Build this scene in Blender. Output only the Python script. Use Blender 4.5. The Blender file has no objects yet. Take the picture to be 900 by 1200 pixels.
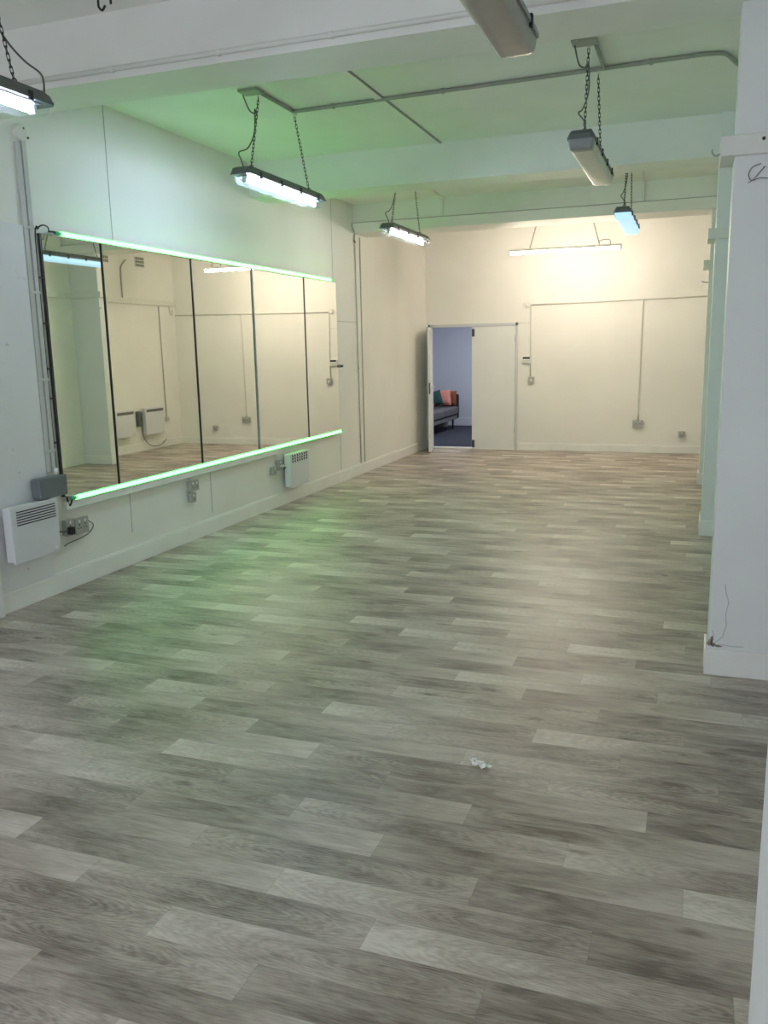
import bpy, bmesh, math, random
from mathutils import Vector, Matrix
random.seed(7)
SC = bpy.context.scene
COL = SC.collection

# ------------------------------------------------------------------ camera
def make_camera():
    F, YAW, PITCH, ROLL, H = 994.475, 0.349882, -0.190123, -0.0202403, 1.64
    cy, sy, cp, sp = math.cos(YAW), math.sin(YAW), math.cos(PITCH), math.sin(PITCH)
    f = Vector((-sy*cp, cy*cp, sp)); r = Vector((cy, sy, 0)); u = r.cross(f)
    cr, sr = math.cos(ROLL), math.sin(ROLL)
    r, u = cr*r + sr*u, -sr*r + cr*u
    cam = bpy.data.cameras.new('camera'); ob = bpy.data.objects.new('camera', cam)
    cam.sensor_fit = 'HORIZONTAL'; cam.sensor_width = 36.0; cam.lens = F/900*36.0
    cam.clip_start = 0.05; cam.clip_end = 200
    m = Matrix(((r.x, u.x, -f.x, 0), (r.y, u.y, -f.y, 0), (r.z, u.z, -f.z, H), (0, 0, 0, 1)))
    ob.matrix_world = m
    COL.objects.link(ob); SC.camera = ob
make_camera()

# ------------------------------------------------------------------ light, exposure
SC.view_settings.view_transform = 'Standard'
SC.view_settings.look = 'None'
SC.view_settings.exposure = 1.08
SC.view_settings.gamma = 1.0
SC.view_settings.use_curve_mapping = False
SC.cycles.diffuse_bounces = 8; SC.cycles.max_bounces = 14; SC.cycles.transparent_max_bounces = 16
W = bpy.data.worlds.new('sky'); SC.world = W; W.use_nodes = True
W.node_tree.nodes['Background'].inputs[0].default_value = (0.62, 0.78, 1.0, 1)
W.node_tree.nodes['Background'].inputs[1].default_value = 0.6

def area(name, loc, rot, sx, sy, power, colour):
    l = bpy.data.lights.new(name, 'AREA'); l.shape = 'RECTANGLE'; l.size = sx; l.size_y = sy
    l.energy = power; l.color = colour
    o = bpy.data.objects.new(name, l); o.location = loc; o.rotation_euler = rot; COL.objects.link(o)
    return o
DAYLIGHT = 32
BATTEN = 74
TUBE_A, TUBE_E, TUBE_C, TUBE_D = 54, 20, 22, 5
GREEN = (0.30, 9.0, 0.44)
area('daylight_through_front_window', (-1.9, -2.42, 1.3), (math.radians(90), 0, 0), 3.6, 1.8, DAYLIGHT, (0.86, 0.88, 1.0))
area('lobby_ceiling_light', (-3.2, 15.6, 2.55), (0, 0, 0), 1.2, 1.2, 26, (0.86, 0.91, 1.0))

# ------------------------------------------------------------------ materials
def mat(name, colour, rough=0.5, metal=0.0, spec=0.5, emit=None, strength=0.0, noise=0.0, scale=6.0, bump=0.0, bscale=60.0):
    m = bpy.data.materials.new(name); m.use_nodes = True
    nt = m.node_tree; b = nt.nodes['Principled BSDF']
    b.inputs['Base Color'].default_value = (*colour, 1); b.inputs['Roughness'].default_value = rough
    b.inputs['Metallic'].default_value = metal; b.inputs['Specular IOR Level'].default_value = spec
    if emit:
        b.inputs['Emission Color'].default_value = (*emit, 1); b.inputs['Emission Strength'].default_value = strength
    tc = nt.nodes.new('ShaderNodeTexCoord')
    if noise:
        n = nt.nodes.new('ShaderNodeTexNoise'); n.inputs['Scale'].default_value = scale; n.inputs['Detail'].default_value = 5
        nt.links.new(tc.outputs['Object'], n.inputs['Vector'])
        r = nt.nodes.new('ShaderNodeValToRGB'); r.color_ramp.elements[0].position = .3; r.color_ramp.elements[1].position = .7
        r.color_ramp.elements[0].color = (*[c*(1-noise) for c in colour], 1)
        r.color_ramp.elements[1].color = (*[min(1, c*(1+noise)) for c in colour], 1)
        nt.links.new(n.outputs['Fac'], r.inputs['Fac']); nt.links.new(r.outputs['Color'], b.inputs['Base Color'])
    if bump:
        n2 = nt.nodes.new('ShaderNodeTexNoise'); n2.inputs['Scale'].default_value = bscale; n2.inputs['Detail'].default_value = 3
        nt.links.new(tc.outputs['Object'], n2.inputs['Vector'])
        bp = nt.nodes.new('ShaderNodeBump'); bp.inputs['Strength'].default_value = bump; bp.inputs['Distance'].default_value = 0.004
        nt.links.new(n2.outputs['Fac'], bp.inputs['Height']); nt.links.new(bp.outputs['Normal'], b.inputs['Normal'])
    return m

def clear_mat(name, tint, amount=0.85, rough=0.06):
    m = bpy.data.materials.new(name); m.use_nodes = True; nt = m.node_tree
    out = nt.nodes['Material Output']; nt.nodes.remove(nt.nodes['Principled BSDF'])
    t = nt.nodes.new('ShaderNodeBsdfTransparent'); t.inputs['Color'].default_value = (*tint, 1)
    g = nt.nodes.new('ShaderNodeBsdfPrincipled'); g.inputs['Base Color'].default_value = (0.75, 0.8, 0.8, 1); g.inputs['Roughness'].default_value = rough
    n = nt.nodes.new('ShaderNodeTexNoise'); n.inputs['Scale'].default_value = 8
    tc = nt.nodes.new('ShaderNodeTexCoord'); nt.links.new(tc.outputs['Object'], n.inputs['Vector'])
    ma = nt.nodes.new('ShaderNodeMath'); ma.operation = 'MULTIPLY_ADD'; ma.inputs[1].default_value = 0.08; ma.inputs[2].default_value = (1-amount) - 0.04
    nt.links.new(n.outputs['Fac'], ma.inputs[0])
    mx = nt.nodes.new('ShaderNodeMixShader'); nt.links.new(ma.outputs[0], mx.inputs['Fac'])
    nt.links.new(t.outputs[0], mx.inputs[1]); nt.links.new(g.outputs[0], mx.inputs[2]); nt.links.new(mx.outputs[0], out.inputs['Surface'])
    return m

WALL = (0.84, 0.825, 0.79)
M = dict(
    wtrunk=mat('greyed_trunking', (0.56, 0.56, 0.54), .5, noise=.06, scale=10),
    tray=mat('grey_gear_tray', (0.13, 0.145, 0.16), .35, noise=.04, scale=10),
    wall=mat('white_wall_paint', WALL, .55, noise=.035, scale=1.3, bump=.25, bscale=35),
    ceil=mat('ceiling_paint', (0.86, 0.86, 0.82), .6, noise=.04, scale=1.6, bump=.3, bscale=30),
    beam=mat('beam_paint', (0.80, 0.80, 0.765), .6, noise=.05, scale=2.0, bump=.3, bscale=25),
    board=mat('white_board_paint', (0.78, 0.79, 0.79), .5, noise=.03, scale=2.0, bump=.15, bscale=40),
    gloss=mat('white_gloss_trim', (0.85, 0.85, 0.82), .28, noise=.03, scale=5, bump=.1, bscale=20),
    trunk=mat('painted_trunking', (0.76, 0.755, 0.72), .45, noise=.03, scale=8),
    door=mat('white_door_paint', (0.80, 0.81, 0.80), .4, noise=.02, scale=3),
    frame=mat('pale_grey_frame', (0.62, 0.63, 0.66), .4, noise=.03, scale=6),
    seam=mat('seam_line', (0.30, 0.30, 0.28), .7, noise=.1, scale=9),
    hsg=mat('grey_fixture_housing', (0.12, 0.135, 0.14), .45, noise=.12, scale=14),
    hsg2=mat('light_grey_fixture_housing', (0.30, 0.31, 0.31), .45, noise=.12, scale=14),
    silver=mat('silver_end_cap', (0.30, 0.32, 0.34), .35, metal=.0, noise=.08, scale=20),
    frost=mat('frosted_prismatic_cover', (0.60, 0.58, 0.55), .35, noise=.06, scale=20),
    frostdim=mat('dusty_grey_cover', (0.34, 0.32, 0.30), .3, noise=.08, scale=9),
    blueglow=mat('lit_pale_blue_cover', (0.6, 0.75, 0.85), .35, emit=(0.42, 0.72, 1.0), strength=.40, noise=.04, scale=12),
    clear=clear_mat('clear_polycarbonate', (0.97, 0.99, 1.0), .93, .08),
    refl=mat('white_gear_tray', (0.75, 0.78, 0.8), .3, noise=.02, scale=10),
    chain=mat('dark_steel_chain', (0.045, 0.045, 0.04), .45, metal=.6, noise=.2, scale=60),
    cable=mat('grey_flex', (0.14, 0.14, 0.13), .5, noise=.1, scale=30),
    black=mat('black_plastic', (0.012, 0.012, 0.013), .45, noise=.1, scale=30),
    conduit=mat('painted_steel_conduit', (0.34, 0.35, 0.31), .5, noise=.08, scale=12),
    conduitw=mat('painted_white_conduit', (0.68, 0.67, 0.61), .5, noise=.05, scale=12),
    mirror=mat('mirror_silver', (0.86, 0.88, 0.83), .015, metal=1.0, noise=.012, scale=3),
    mirroredge=mat('dark_mirror_edge', (0.03, 0.035, 0.035), .3, noise=.1, scale=10),
    greyedge=mat('grey_mirror_edge', (0.42, 0.43, 0.42), .3, noise=.1, scale=10),
    led=mat('green_led_glow', (0.5, 0.9, 0.6), .4, emit=GREEN, strength=1.0, noise=.02, scale=5),
    ledend=mat('green_translucent_cap', (0.1, 0.55, 0.30), .35, noise=.05, scale=20),
    heater=mat('heater_enamel', (0.72, 0.73, 0.77), .35, noise=.015, scale=6),
    heaterside=mat('heater_side_panel', (0.80, 0.81, 0.82), .4, noise=.015, scale=6),
    dark=mat('dark_slot', (0.02, 0.02, 0.022), .7, noise=.1, scale=20),
    gbox=mat('grey_box_plastic', (0.16, 0.185, 0.20), .45, noise=.03, scale=12),
    sock=mat('socket_plastic', (0.62, 0.62, 0.58), .35, noise=.03, scale=20),
    sockg=mat('grey_metal_socket', (0.42, 0.42, 0.39), .4, metal=.2, noise=.06, scale=20),
    hole=mat('socket_slot', (0.05, 0.05, 0.05), .6, noise=.1, scale=30),
    brass=mat('lock_metal', (0.10, 0.09, 0.07), .35, metal=.8, noise=.1, scale=30),
    dirt=mat('exposed_plaster', (0.30, 0.27, 0.22), .9, noise=.35, scale=60),
    crack=mat('crack_grey', (0.45, 0.45, 0.44), .9, noise=.15, scale=40),  # even grey for plaster cracks and board joints
    paper=mat('torn_paper', (0.93, 0.93, 0.90), .6, noise=.05, scale=60),
    carpet=mat('navy_carpet', (0.030, 0.036, 0.055), .95, noise=.3, scale=120, bump=.5, bscale=300),
    lobby=mat('lobby_wall_paint', (0.60, 0.61, 0.67), .6, noise=.02, scale=2),
    sofabody=mat('black_sofa_fabric', (0.012, 0.012, 0.014), .85, noise=.3, scale=80),
    sofaseat=mat('grey_sofa_fabric', (0.12, 0.115, 0.12), .9, noise=.12, scale=60, bump=.3, bscale=200),
    sofarail=mat('mid_grey_sofa_rail', (0.16, 0.16, 0.165), .9, noise=.1, scale=60),
    cgreen=mat('dark_green_velvet', (0.008, 0.05, 0.045), .8, noise=.2, scale=30),
    cpink=mat('pink_cushion_fabric', (0.65, 0.25, 0.20), .85, noise=.2, scale=14),
    credw=mat('red_white_cushion_fabric', (0.55, 0.10, 0.12), .85, noise=.7, scale=14),
    crust=mat('rust_cushion_fabric', (0.22, 0.07, 0.03), .85, noise=.2, scale=20),
    leaf=mat('pale_green_leaf', (0.35, 0.42, 0.14), .6, noise=.2, scale=20),
    pot=mat('stone_pot', (0.35, 0.33, 0.3), .7, noise=.1, scale=20),
    glass=clear_mat('window_glass', (1, 1, 1), .92, .02),
)
def tube_mat(name, col, s):
    return mat(name, (0.9, 0.9, 0.9), .4, emit=col, strength=s, noise=.01, scale=4)
M['tubeA'] = tube_mat('cool_white_tube', (0.62, 0.78, 1.0), TUBE_A)
M['tubeE'] = tube_mat('cool_white_tube_near', (0.70, 0.78, 1.0), TUBE_E)
M['tubeC'] = tube_mat('neutral_white_tube', (0.95, 0.98, 1.0), TUBE_C)
M['tubeD'] = tube_mat('blue_white_tube', (0.55, 0.80, 1.0), TUBE_D)
M['batten'] = tube_mat('warm_white_batten', (1.0, 0.85, 0.69), BATTEN)

def floor_mat():
    m = bpy.data.materials.new('grey_oak_vinyl_plank'); m.use_nodes = True; nt = m.node_tree
    N, L = nt.nodes, nt.links; b = N['Principled BSDF']
    tc = N.new('ShaderNodeTexCoord'); sx = N.new('ShaderNodeSeparateXYZ'); L.new(tc.outputs['Object'], sx.inputs[0])
    def mth(op, a, c=None, d=None):
        n = N.new('ShaderNodeMath'); n.operation = op
        for i, v in enumerate((a, c, d)):
            if v is None: continue
            if isinstance(v, (int, float)): n.inputs[i].default_value = v
            else: L.new(v, n.inputs[i])
        return n.outputs[0]
    def comb(x, y, z=0.0):
        c = N.new('ShaderNodeCombineXYZ')
        for i, v in enumerate((x, y, z)):
            if isinstance(v, (int, float)): c.inputs[i].default_value = v
            else: L.new(v, c.inputs[i])
        return c.outputs[0]
    def noise(vec, scale, detail=4, rough=.55, dist=0.0):
        n = N.new('ShaderNodeTexNoise'); n.inputs['Scale'].default_value = scale; n.inputs['Detail'].default_value = detail
        n.inputs['Roughness'].default_value = rough; n.inputs['Distortion'].default_value = dist
        L.new(vec, n.inputs['Vector']); return n.outputs['Fac']
    X, Y = sx.outputs[0], sx.outputs[1]
    rv = mth('DIVIDE', mth('SUBTRACT', Y, 1.79), 0.14); row = mth('FLOOR', rv); fr = mth('FRACT', rv)
    u = mth('DIVIDE', mth('ADD', mth('SUBTRACT', X, mth('MULTIPLY', row, 0.605)), 1.41), 0.97)
    idx = mth('FLOOR', u); fu = mth('FRACT', u)
    rowm = mth('FLOORED_MODULO', row, 7.0)
    wn = N.new('ShaderNodeTexWhiteNoise'); wn.noise_dimensions = '2D'; L.new(comb(row, idx), wn.inputs['Vector']); h = wn.outputs['Value']
    px = mth('ADD', X, mth('MULTIPLY', h, 53.0)); py = mth('ADD', Y, mth('MULTIPLY', h, 19.0))
    g1 = noise(comb(mth('MULTIPLY', px, 2.6), mth('MULTIPLY', py, 46.0)), 1.0, 6, .68, .8)       # long grain
    g2 = noise(comb(mth('MULTIPLY', px, 3.4), mth('MULTIPLY', py, 13.0)), 1.0, 5, .62, 1.0)        # broad dark streaks
    g3 = noise(comb(mth('MULTIPLY', px, 14.0), mth('MULTIPLY', py, 190.0)), 1.0, 3, .6)          # fine pores
    # cathedral figure
    wv = N.new('ShaderNodeTexWave'); wv.wave_type = 'RINGS'; wv.rings_direction = 'Z'; wv.inputs['Scale'].default_value = 3.4; wv.inputs['Distortion'].default_value = 9.0
    wv.inputs['Detail'].default_value = 3; wv.inputs['Detail Scale'].default_value = 1.6
    L.new(comb(mth('MULTIPLY', mth('SUBTRACT', fu, mth('ADD', mth('MULTIPLY', h, .6), .2)), 1.9), mth('MULTIPLY', mth('SUBTRACT', fr, .5), 1.7), h), wv.inputs['Vector'])
    wmask = mth('MULTIPLY', mth('GREATER_THAN', h, .38), noise(comb(mth('MULTIPLY', px, 3.0), mth('MULTIPLY', py, 8.0)), 1.0, 2))
    # knots
    vo = N.new('ShaderNodeTexVoronoi'); vo.inputs['Scale'].default_value = 1.0; L.new(comb(mth('MULTIPLY', px, 2.1), mth('MULTIPLY', py, 6.0)), vo.inputs['Vector'])
    kn = N.new('ShaderNodeMapRange'); kn.inputs['From Min'].default_value = .03; kn.inputs['From Max'].default_value = .14
    kn.inputs['To Min'].default_value = 1.0; kn.inputs['To Max'].default_value = 0.0; L.new(vo.outputs['Distance'], kn.inputs['Value'])
    # tone: plank gets lighter towards its ends, random base
    end = mth('MULTIPLY', mth('ABSOLUTE', mth('SUBTRACT', fu, mth('ADD', mth('MULTIPLY', h, .9), .05))), 1.0)
    t = mth('MULTIPLY_ADD', h, .12, .12)
    t = mth('ADD', t, mth('MULTIPLY', end, .68))
    t = mth('ADD', t, mth('MULTIPLY', mth('SUBTRACT', g1, .5), .50))
    t = mth('ADD', t, mth('MULTIPLY', mth('SUBTRACT', g2, .5), 1.0))
    t = mth('ADD', t, mth('MULTIPLY', mth('SUBTRACT', g3, .5), .65))
    t = mth('ADD', t, mth('MULTIPLY', mth('MULTIPLY', mth('SUBTRACT', wv.outputs['Fac'], .5), wmask), .34))
    t = mth('SUBTRACT', t, mth('MULTIPLY', kn.outputs[0], .45))
    ramp = N.new('ShaderNodeValToRGB'); e = ramp.color_ramp.elements
    e[0].position = 0.0; e[0].color = (0.17, 0.137, 0.113, 1)
    e[1].position = 1.0; e[1].color = (0.74, 0.675, 0.605, 1)
    k = e.new(.38); k.color = (0.41, 0.35, 0.298, 1)
    L.new(t, ramp.inputs['Fac'])
    # joints
    jl = mth('LESS_THAN', mth('MINIMUM', fr, mth('SUBTRACT', 1.0, fr)), .012)
    ju = mth('LESS_THAN', mth('MINIMUM', fu, mth('SUBTRACT', 1.0, fu)), .0016)
    j = mth('MULTIPLY', mth('MAXIMUM', jl, ju), .22)
    mx = N.new('ShaderNodeMixRGB'); mx.blend_type = 'MIX'; L.new(j, mx.inputs['Fac']); L.new(ramp.outputs['Color'], mx.inputs['Color1'])
    mx.inputs['Color2'].default_value = (0.10, 0.09, 0.08, 1); L.new(mx.outputs['Color'], b.inputs['Base Color'])
    b.inputs['Roughness'].default_value = .42
    L.new(mth('MULTIPLY_ADD', g1, .16, .32), b.inputs['Roughness'])
    b.inputs['Specular IOR Level'].default_value = .5
    bp = N.new('ShaderNodeBump'); bp.inputs['Strength'].default_value = .12; bp.inputs['Distance'].default_value = .002
    L.new(g3, bp.inputs['Height']); L.new(bp.outputs['Normal'], b.inputs['Normal'])
    return m
M['floor'] = floor_mat()

def scuffed(name, base, mark):
    m = mat(name, base, .5, noise=.03, scale=2.0, bump=.15, bscale=40)
    nt = m.node_tree; b = nt.nodes['Principled BSDF']; src = b.inputs['Base Color'].links[0].from_socket
    tc = nt.nodes.new('ShaderNodeTexCoord'); fac = None
    for sc_, lo, hi in ((26.0, .66, .74), (3.1, .52, .66)):
        n = nt.nodes.new('ShaderNodeTexNoise'); n.inputs['Scale'].default_value = sc_; n.inputs['Detail'].default_value = 3
        nt.links.new(tc.outputs['Object'], n.inputs['Vector'])
        r = nt.nodes.new('ShaderNodeMapRange'); r.inputs['From Min'].default_value = lo; r.inputs['From Max'].default_value = hi
        nt.links.new(n.outputs['Fac'], r.inputs['Value'])
        if fac is None: fac = r.outputs[0]
        else:
            q = nt.nodes.new('ShaderNodeMath'); q.operation = 'MULTIPLY'
            nt.links.new(fac, q.inputs[0]); nt.links.new(r.outputs[0], q.inputs[1]); fac = q.outputs[0]
    mx = nt.nodes.new('ShaderNodeMixRGB'); nt.links.new(fac, mx.inputs['Fac']); nt.links.new(src, mx.inputs['Color1'])
    mx.inputs['Color2'].default_value = (*mark, 1); nt.links.new(mx.outputs[0], b.inputs['Base Color'])
    return m
M['scuffed'] = scuffed('scuffed_white_board', (0.78, 0.785, 0.81), (0.30, 0.29, 0.27))

# ------------------------------------------------------------------ mesh helpers
class MB:
    def __init__(s): s.v = []; s.f = []; s.sm = []; s.g = []
    def add(s, vs, fs, smooth=False):
        o = len(s.v); s.g.append((o, len(s.f))); s.v += [Vector(p) for p in vs]; s.f += [tuple(i+o for i in f) for f in fs]; s.sm += [smooth]*len(fs); return s
    def box(s, x0, x1, y0, y1, z0, z1):
        vs = [(x, y, z) for x in (x0, x1) for y in (y0, y1) for z in (z0, z1)]
        return s.add(vs, [(0,1,3,2),(4,6,7,5),(0,4,5,1),(2,3,7,6),(0,2,6,4),(1,5,7,3)])
    def loft(s, rings, smooth=False, caps=True):
        n = len(rings[0]); vs = [p for r in rings for p in r]; fs = []
        for i in range(len(rings)-1):
            for k in range(n):
                fs.append((i*n+k, i*n+(k+1) % n, (i+1)*n+(k+1) % n, (i+1)*n+k))
        o = len(s.v); s.add(vs, fs, smooth)
        if caps:
            s.f += [tuple(o+k for k in reversed(range(n))), tuple(o+(len(rings)-1)*n+k for k in range(n))]; s.sm += [False, False]
        return s
    def tube(s, pts, r, seg=8, caps=True):
        pts = [Vector(p) for p in pts]; rings = []; prev = None
        for i, p in enumerate(pts):
            a = pts[max(i-1, 0)]; c = pts[min(i+1, len(pts)-1)]; d = (c-a).normalized()
            if prev is None:
                up = Vector((0, 0, 1)) if abs(d.z) < .9 else Vector((1, 0, 0)); x = d.cross(up).normalized()
            else:
                x = (prev - d*prev.dot(d)).normalized()
            prev = x; y = d.cross(x)
            rr = r[i] if isinstance(r, (list, tuple)) else r
            rings.append([p + (x*math.cos(2*math.pi*k/seg)+y*math.sin(2*math.pi*k/seg))*rr for k in range(seg)])
        return s.loft(rings, True, caps)
    def link(s, c, d, side, ln, w, r, seg=10, ms=5):
        d = d.normalized(); side = (side - d*side.dot(d)).normalized(); nrm = d.cross(side); vs = []; fs = []
        for i in range(seg):
            a = 2*math.pi*i/seg; ca, sa = math.cos(a), math.sin(a)
            ctr = c + d*(ca*w + (ln/2-w)*(1 if ca >= 0 else -1)) + side*(sa*w); out = d*ca + side*sa
            for k in range(ms):
                b = 2*math.pi*k/ms; vs.append(ctr + out*(math.cos(b)*r) + nrm*(math.sin(b)*r))
        for i in range(seg):
            for k in range(ms):
                fs.append((i*ms+k, i*ms+(k+1) % ms, ((i+1) % seg)*ms+(k+1) % ms, ((i+1) % seg)*ms+k))
        return s.add(vs, fs, True)
    def build(s, name, m, parent=None, bevel=0.0, seg=2):
        if parent is not None:
            org = Vector(parent['_o'])
        else:
            lo = [min(p[i] for p in s.v) for i in range(3)]; hi = [max(p[i] for p in s.v) for i in range(3)]
            org = Vector(((lo[0]+hi[0])/2, (lo[1]+hi[1])/2, lo[2]))
            if s.__dict__.get('origin0'): org = Vector((0, 0, 0))
        me = bpy.data.meshes.new(name); me.from_pydata([tuple(p-org) for p in s.v], [], s.f)
        me.polygons.foreach_set('use_smooth', s.sm)
        bm = bmesh.new(); bm.from_mesh(me); bmesh.ops.recalc_face_normals(bm, faces=bm.faces); bm.to_mesh(me); bm.free()
        me.update(); me.materials.append(m)
        o = bpy.data.objects.new(name, me); COL.objects.link(o)
        if parent is not None: o.parent = parent
        else: o.location = org
        o['_o'] = tuple(org); ALL.append(o)
        if bevel:
            b = o.modifiers.new('bevel', 'BEVEL'); b.width = bevel; b.segments = seg; b.limit_method = 'ANGLE'; b.angle_limit = math.radians(40)
        return o
def build_each(mb, name, m, parent, bevel=0.0, seg=2):
    # every separate piece of mb becomes a part of its own
    g = mb.g + [(len(mb.v), len(mb.f))]
    for (v0, f0), (v1, f1) in zip(g[:-1], g[1:]):
        p = MB(); p.v = mb.v[v0:v1]; p.f = [tuple(i-v0 for i in f) for f in mb.f[f0:f1]]; p.sm = mb.sm[f0:f1]
        p.build(name, m, parent, bevel, seg)
ALL = []
def thing(name, label, cat, loc, group=None):
    o = bpy.data.objects.new(name, None); COL.objects.link(o); o.location = loc; o.empty_display_size = .1
    o['_o'] = tuple(loc); o['label'] = label; o['category'] = cat
    if group: o['group'] = group
    ALL.append(o); return o
def tag(o, label, cat, group=None):
    o['label'] = label; o['category'] = cat
    if group: o['group'] = group
    return o
def struct(o, label=None, cat=None):
    o['kind'] = 'structure'
    if label: o['label'] = label
    if cat: o['category'] = cat
    return o
def spline(pts, n=6):
    pts = [Vector(p) for p in pts]; out = []
    P = [pts[0]] + pts + [pts[-1]]
    for i in range(1, len(P)-2):
        a, b, c, d = P[i-1], P[i], P[i+1], P[i+2]
        for k in range(n):
            t = k/n
            out.append(.5*((2*b)+(c-a)*t+(2*a-5*b+4*c-d)*t*t+(3*b-a-3*c+d)*t**3))
    out.append(pts[-1]); return out

# ------------------------------------------------------------------ room shell
XL, XR, YB, YF, ZC = -4.133, 0.60, 13.5, -2.6, 3.42
ZB = 3.09            # underside of the beams
m = MB().box(XL-.2, XR+.2, YF-.2, YB+.06, -.12, 0); m.origin0 = True
struct(m.build('floor', M['floor']), 'grey oak plank vinyl floor running the length of the room', 'floor')
struct(MB().box(XL-.2, XR+.2, YF-.2, YB+.12, ZC, ZC+.15).build('ceiling', M['ceil']), 'white ceiling between the cross beams', 'ceiling')
struct(MB().box(XL-.2, XL, YF, YB+.12, 0, ZC).build('wall_left', M['wall']), 'long white left wall carrying the mirrors', 'wall')
struct(MB().box(XR, XR+.2, YF, YB+.12, 0, ZC).build('wall_right', M['wall']), 'white right wall behind the columns', 'wall')
DX0, DX1, DZ = -4.09, -2.63, 2.0
struct(MB().box(XL, DX0, YB, YB+.12, 0, DZ).box(DX1, XR, YB, YB+.12, 0, DZ).box(XL, XR, YB, YB+.12, DZ, ZC).build('wall_back', M['wall']), 'white end wall with the double door', 'wall')
WX0, WX1, WZ0, WZ1 = -3.75, -.05, .35, 2.75
struct(MB().box(XL, WX0, YF-.2, YF, 0, ZC).box(WX1, XR, YF-.2, YF, 0, ZC).box(WX0, WX1, YF-.2, YF, 0, WZ0).box(WX0, WX1, YF-.2, YF, WZ1, ZC).build('wall_front', M['wall']), 'white street wall with shop window', 'wall')
wf = MB()
for x in (WX0, -1.93, WX1-.06): wf.box(x, x+.06, YF-.12, YF-.05, WZ0, WZ1)
for z in (WZ0, WZ1-.06): wf.box(WX0, WX1, YF-.12, YF-.05, z, z+.06)
w1 = struct(wf.build('window_1', M['gloss']), 'white framed street window', 'window')
MB().box(WX0+.06, WX1-.06, YF-.09, YF-.084, WZ0+.06, WZ1-.06).build('pane', M['glass'], w1)

# beams
b1 = MB().box(XL, XR, 4.14, 4.52, ZB, ZC); struct(b1.build('beam_1', M['beam']), 'first white cross beam over the near column', 'beam')
b2 = MB().box(XL, XR, 7.70, 8.08, ZB+.01, ZC); struct(b2.build('beam_2', M['beam']), 'middle white cross beam', 'beam')
b3 = MB().box(XL, XR, 10.40, 10.85, 3.205, ZC).box(XL, XR, 10.43, 10.82, 3.19, 3.205)
b3o = struct(b3.build('beam_3', M['beam']), 'far white cross beam with a lower band', 'beam')
MB().box(XL, XR, 10.365, 10.87, 3.075, 3.19).build('beam_band', M['wall'], b3o)
struct(MB().box(XL, XR, .68, 1.10, ZB, ZC).build('beam_4', M['beam']), 'cross beam over the camera side column', 'beam')
# ceiling seam strips
struct(MB().box(-2.215, -2.195, 4.52, 7.70, ZC-.006, ZC).build('trim_6', M['seam']), 'dark board joint on the ceiling', 'trim')
struct(MB().box(-2.26, -2.205, 5.50, 6.22, ZC-.014, ZC).build('trim_7', M['gloss']), 'short white cover strip on the ceiling', 'trim')

# columns with plinths
def column(n, y0, y1, x0, label):
    c = struct(MB().box(x0, XR, y0, y1, 0, ZC).build('column_%d' % n, M['board'], bevel=.006), label, 'column')
    p = MB().box(x0-.014, XR, y0-.014, y0, 0, .135).box(x0-.014, x0, y0, y1+.014, 0, .135).box(x0, XR, y1, y1+.014, 0, .135)
    p.build('baseboard', M['gloss'], c, bevel=.004)
    return c
col0 = column(4, .70, 1.12, .11, 'white column edge beside the camera')
col1 = column(1, 4.345, 4.56, .125, 'nearest full white column with chipped corner at its base')
col2 = column(2, 7.65, 7.95, .11, 'second white column')
col3 = column(3, 10.50, 10.80, .10, 'far white column')
# chipped plaster at the foot of column 1
ch = MB(); rnd = random.Random(3)
for (cx, cz, w, h) in ((.135, .166, .016, .022), (.150, .158, .012, .012), (.172, .152, .02, .006), (.142, .185, .008, .02)):
    ring = [(cx+w*math.cos(a)*rnd.uniform(.6, 1.1), 4.3445, cz+h*math.sin(a)*rnd.uniform(.6, 1.1)) for a in [2*math.pi*k/9 for k in range(9)]]
    ring2 = [(p[0], 4.3425, p[2]) for p in ring]
    ch.loft([ring, ring2])
ch.build('chipped_plaster', M['dirt'], col1)
ck = MB()
for pts in ([(.16, .17), (.19, .20), (.205, .26), (.20, .32), (.21, .38), (.195, .43), (.19, .47)], [(.15, .155), (.19, .16), (.24, .155), (.29, .158)], [(.135, .18), (.15, .21), (.14, .23)]):
    ck.tube([(x, 4.345, z) for x, z in pts], .0016, 5)
ck.build('plaster_crack', M['crack'], col1)
hk = MB().tube(spline([(.235, 4.335, 2.415), (.20, 4.325, 2.40), (.187, 4.32, 2.37), (.20, 4.325, 2.345), (.235, 4.335, 2.355), (.27, 4.335, 2.35)]), .0022, 6).tube([(.187, 4.33, 2.335), (.21, 4.335, 2.352), (.25, 4.34, 2.40)], .002, 6).tube([(.25, 4.345, 2.40), (.25, 4.33, 2.40)], .003, 6)
tag(hk.build('wire_hook', M['cable']), 'thin bent wire hanging on the near column under the trunking', 'wire')

# baseboards
def bb_left():
    m = MB().box(XL, XL+.018, 4.06, YB, 0, .13).box(XL, XL+.012, 4.06, YB, .13, .142)
    return m.build('baseboard_left', M['gloss'], bevel=.003)
struct(bb_left(), 'white skirting along the left wall', 'baseboard')
struct(MB().box(DX1+.02, XR, YB-.018, YB, 0, .105).box(DX1+.02, XR, YB-.012, YB, .105, .118).build('baseboard_back', M['gloss'], bevel=.003), 'white skirting along the end wall', 'baseboard')
r = MB()
for y0, y1 in ((1.12, 4.33), (4.58, 7.63), (7.97, 10.48), (10.82, YB-.02)): r.box(XR-.018, XR, y0, y1, 0, .13)
struct(r.build('baseboard_right', M['gloss'], bevel=.003), 'white skirting along the right wall', 'baseboard')
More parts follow.
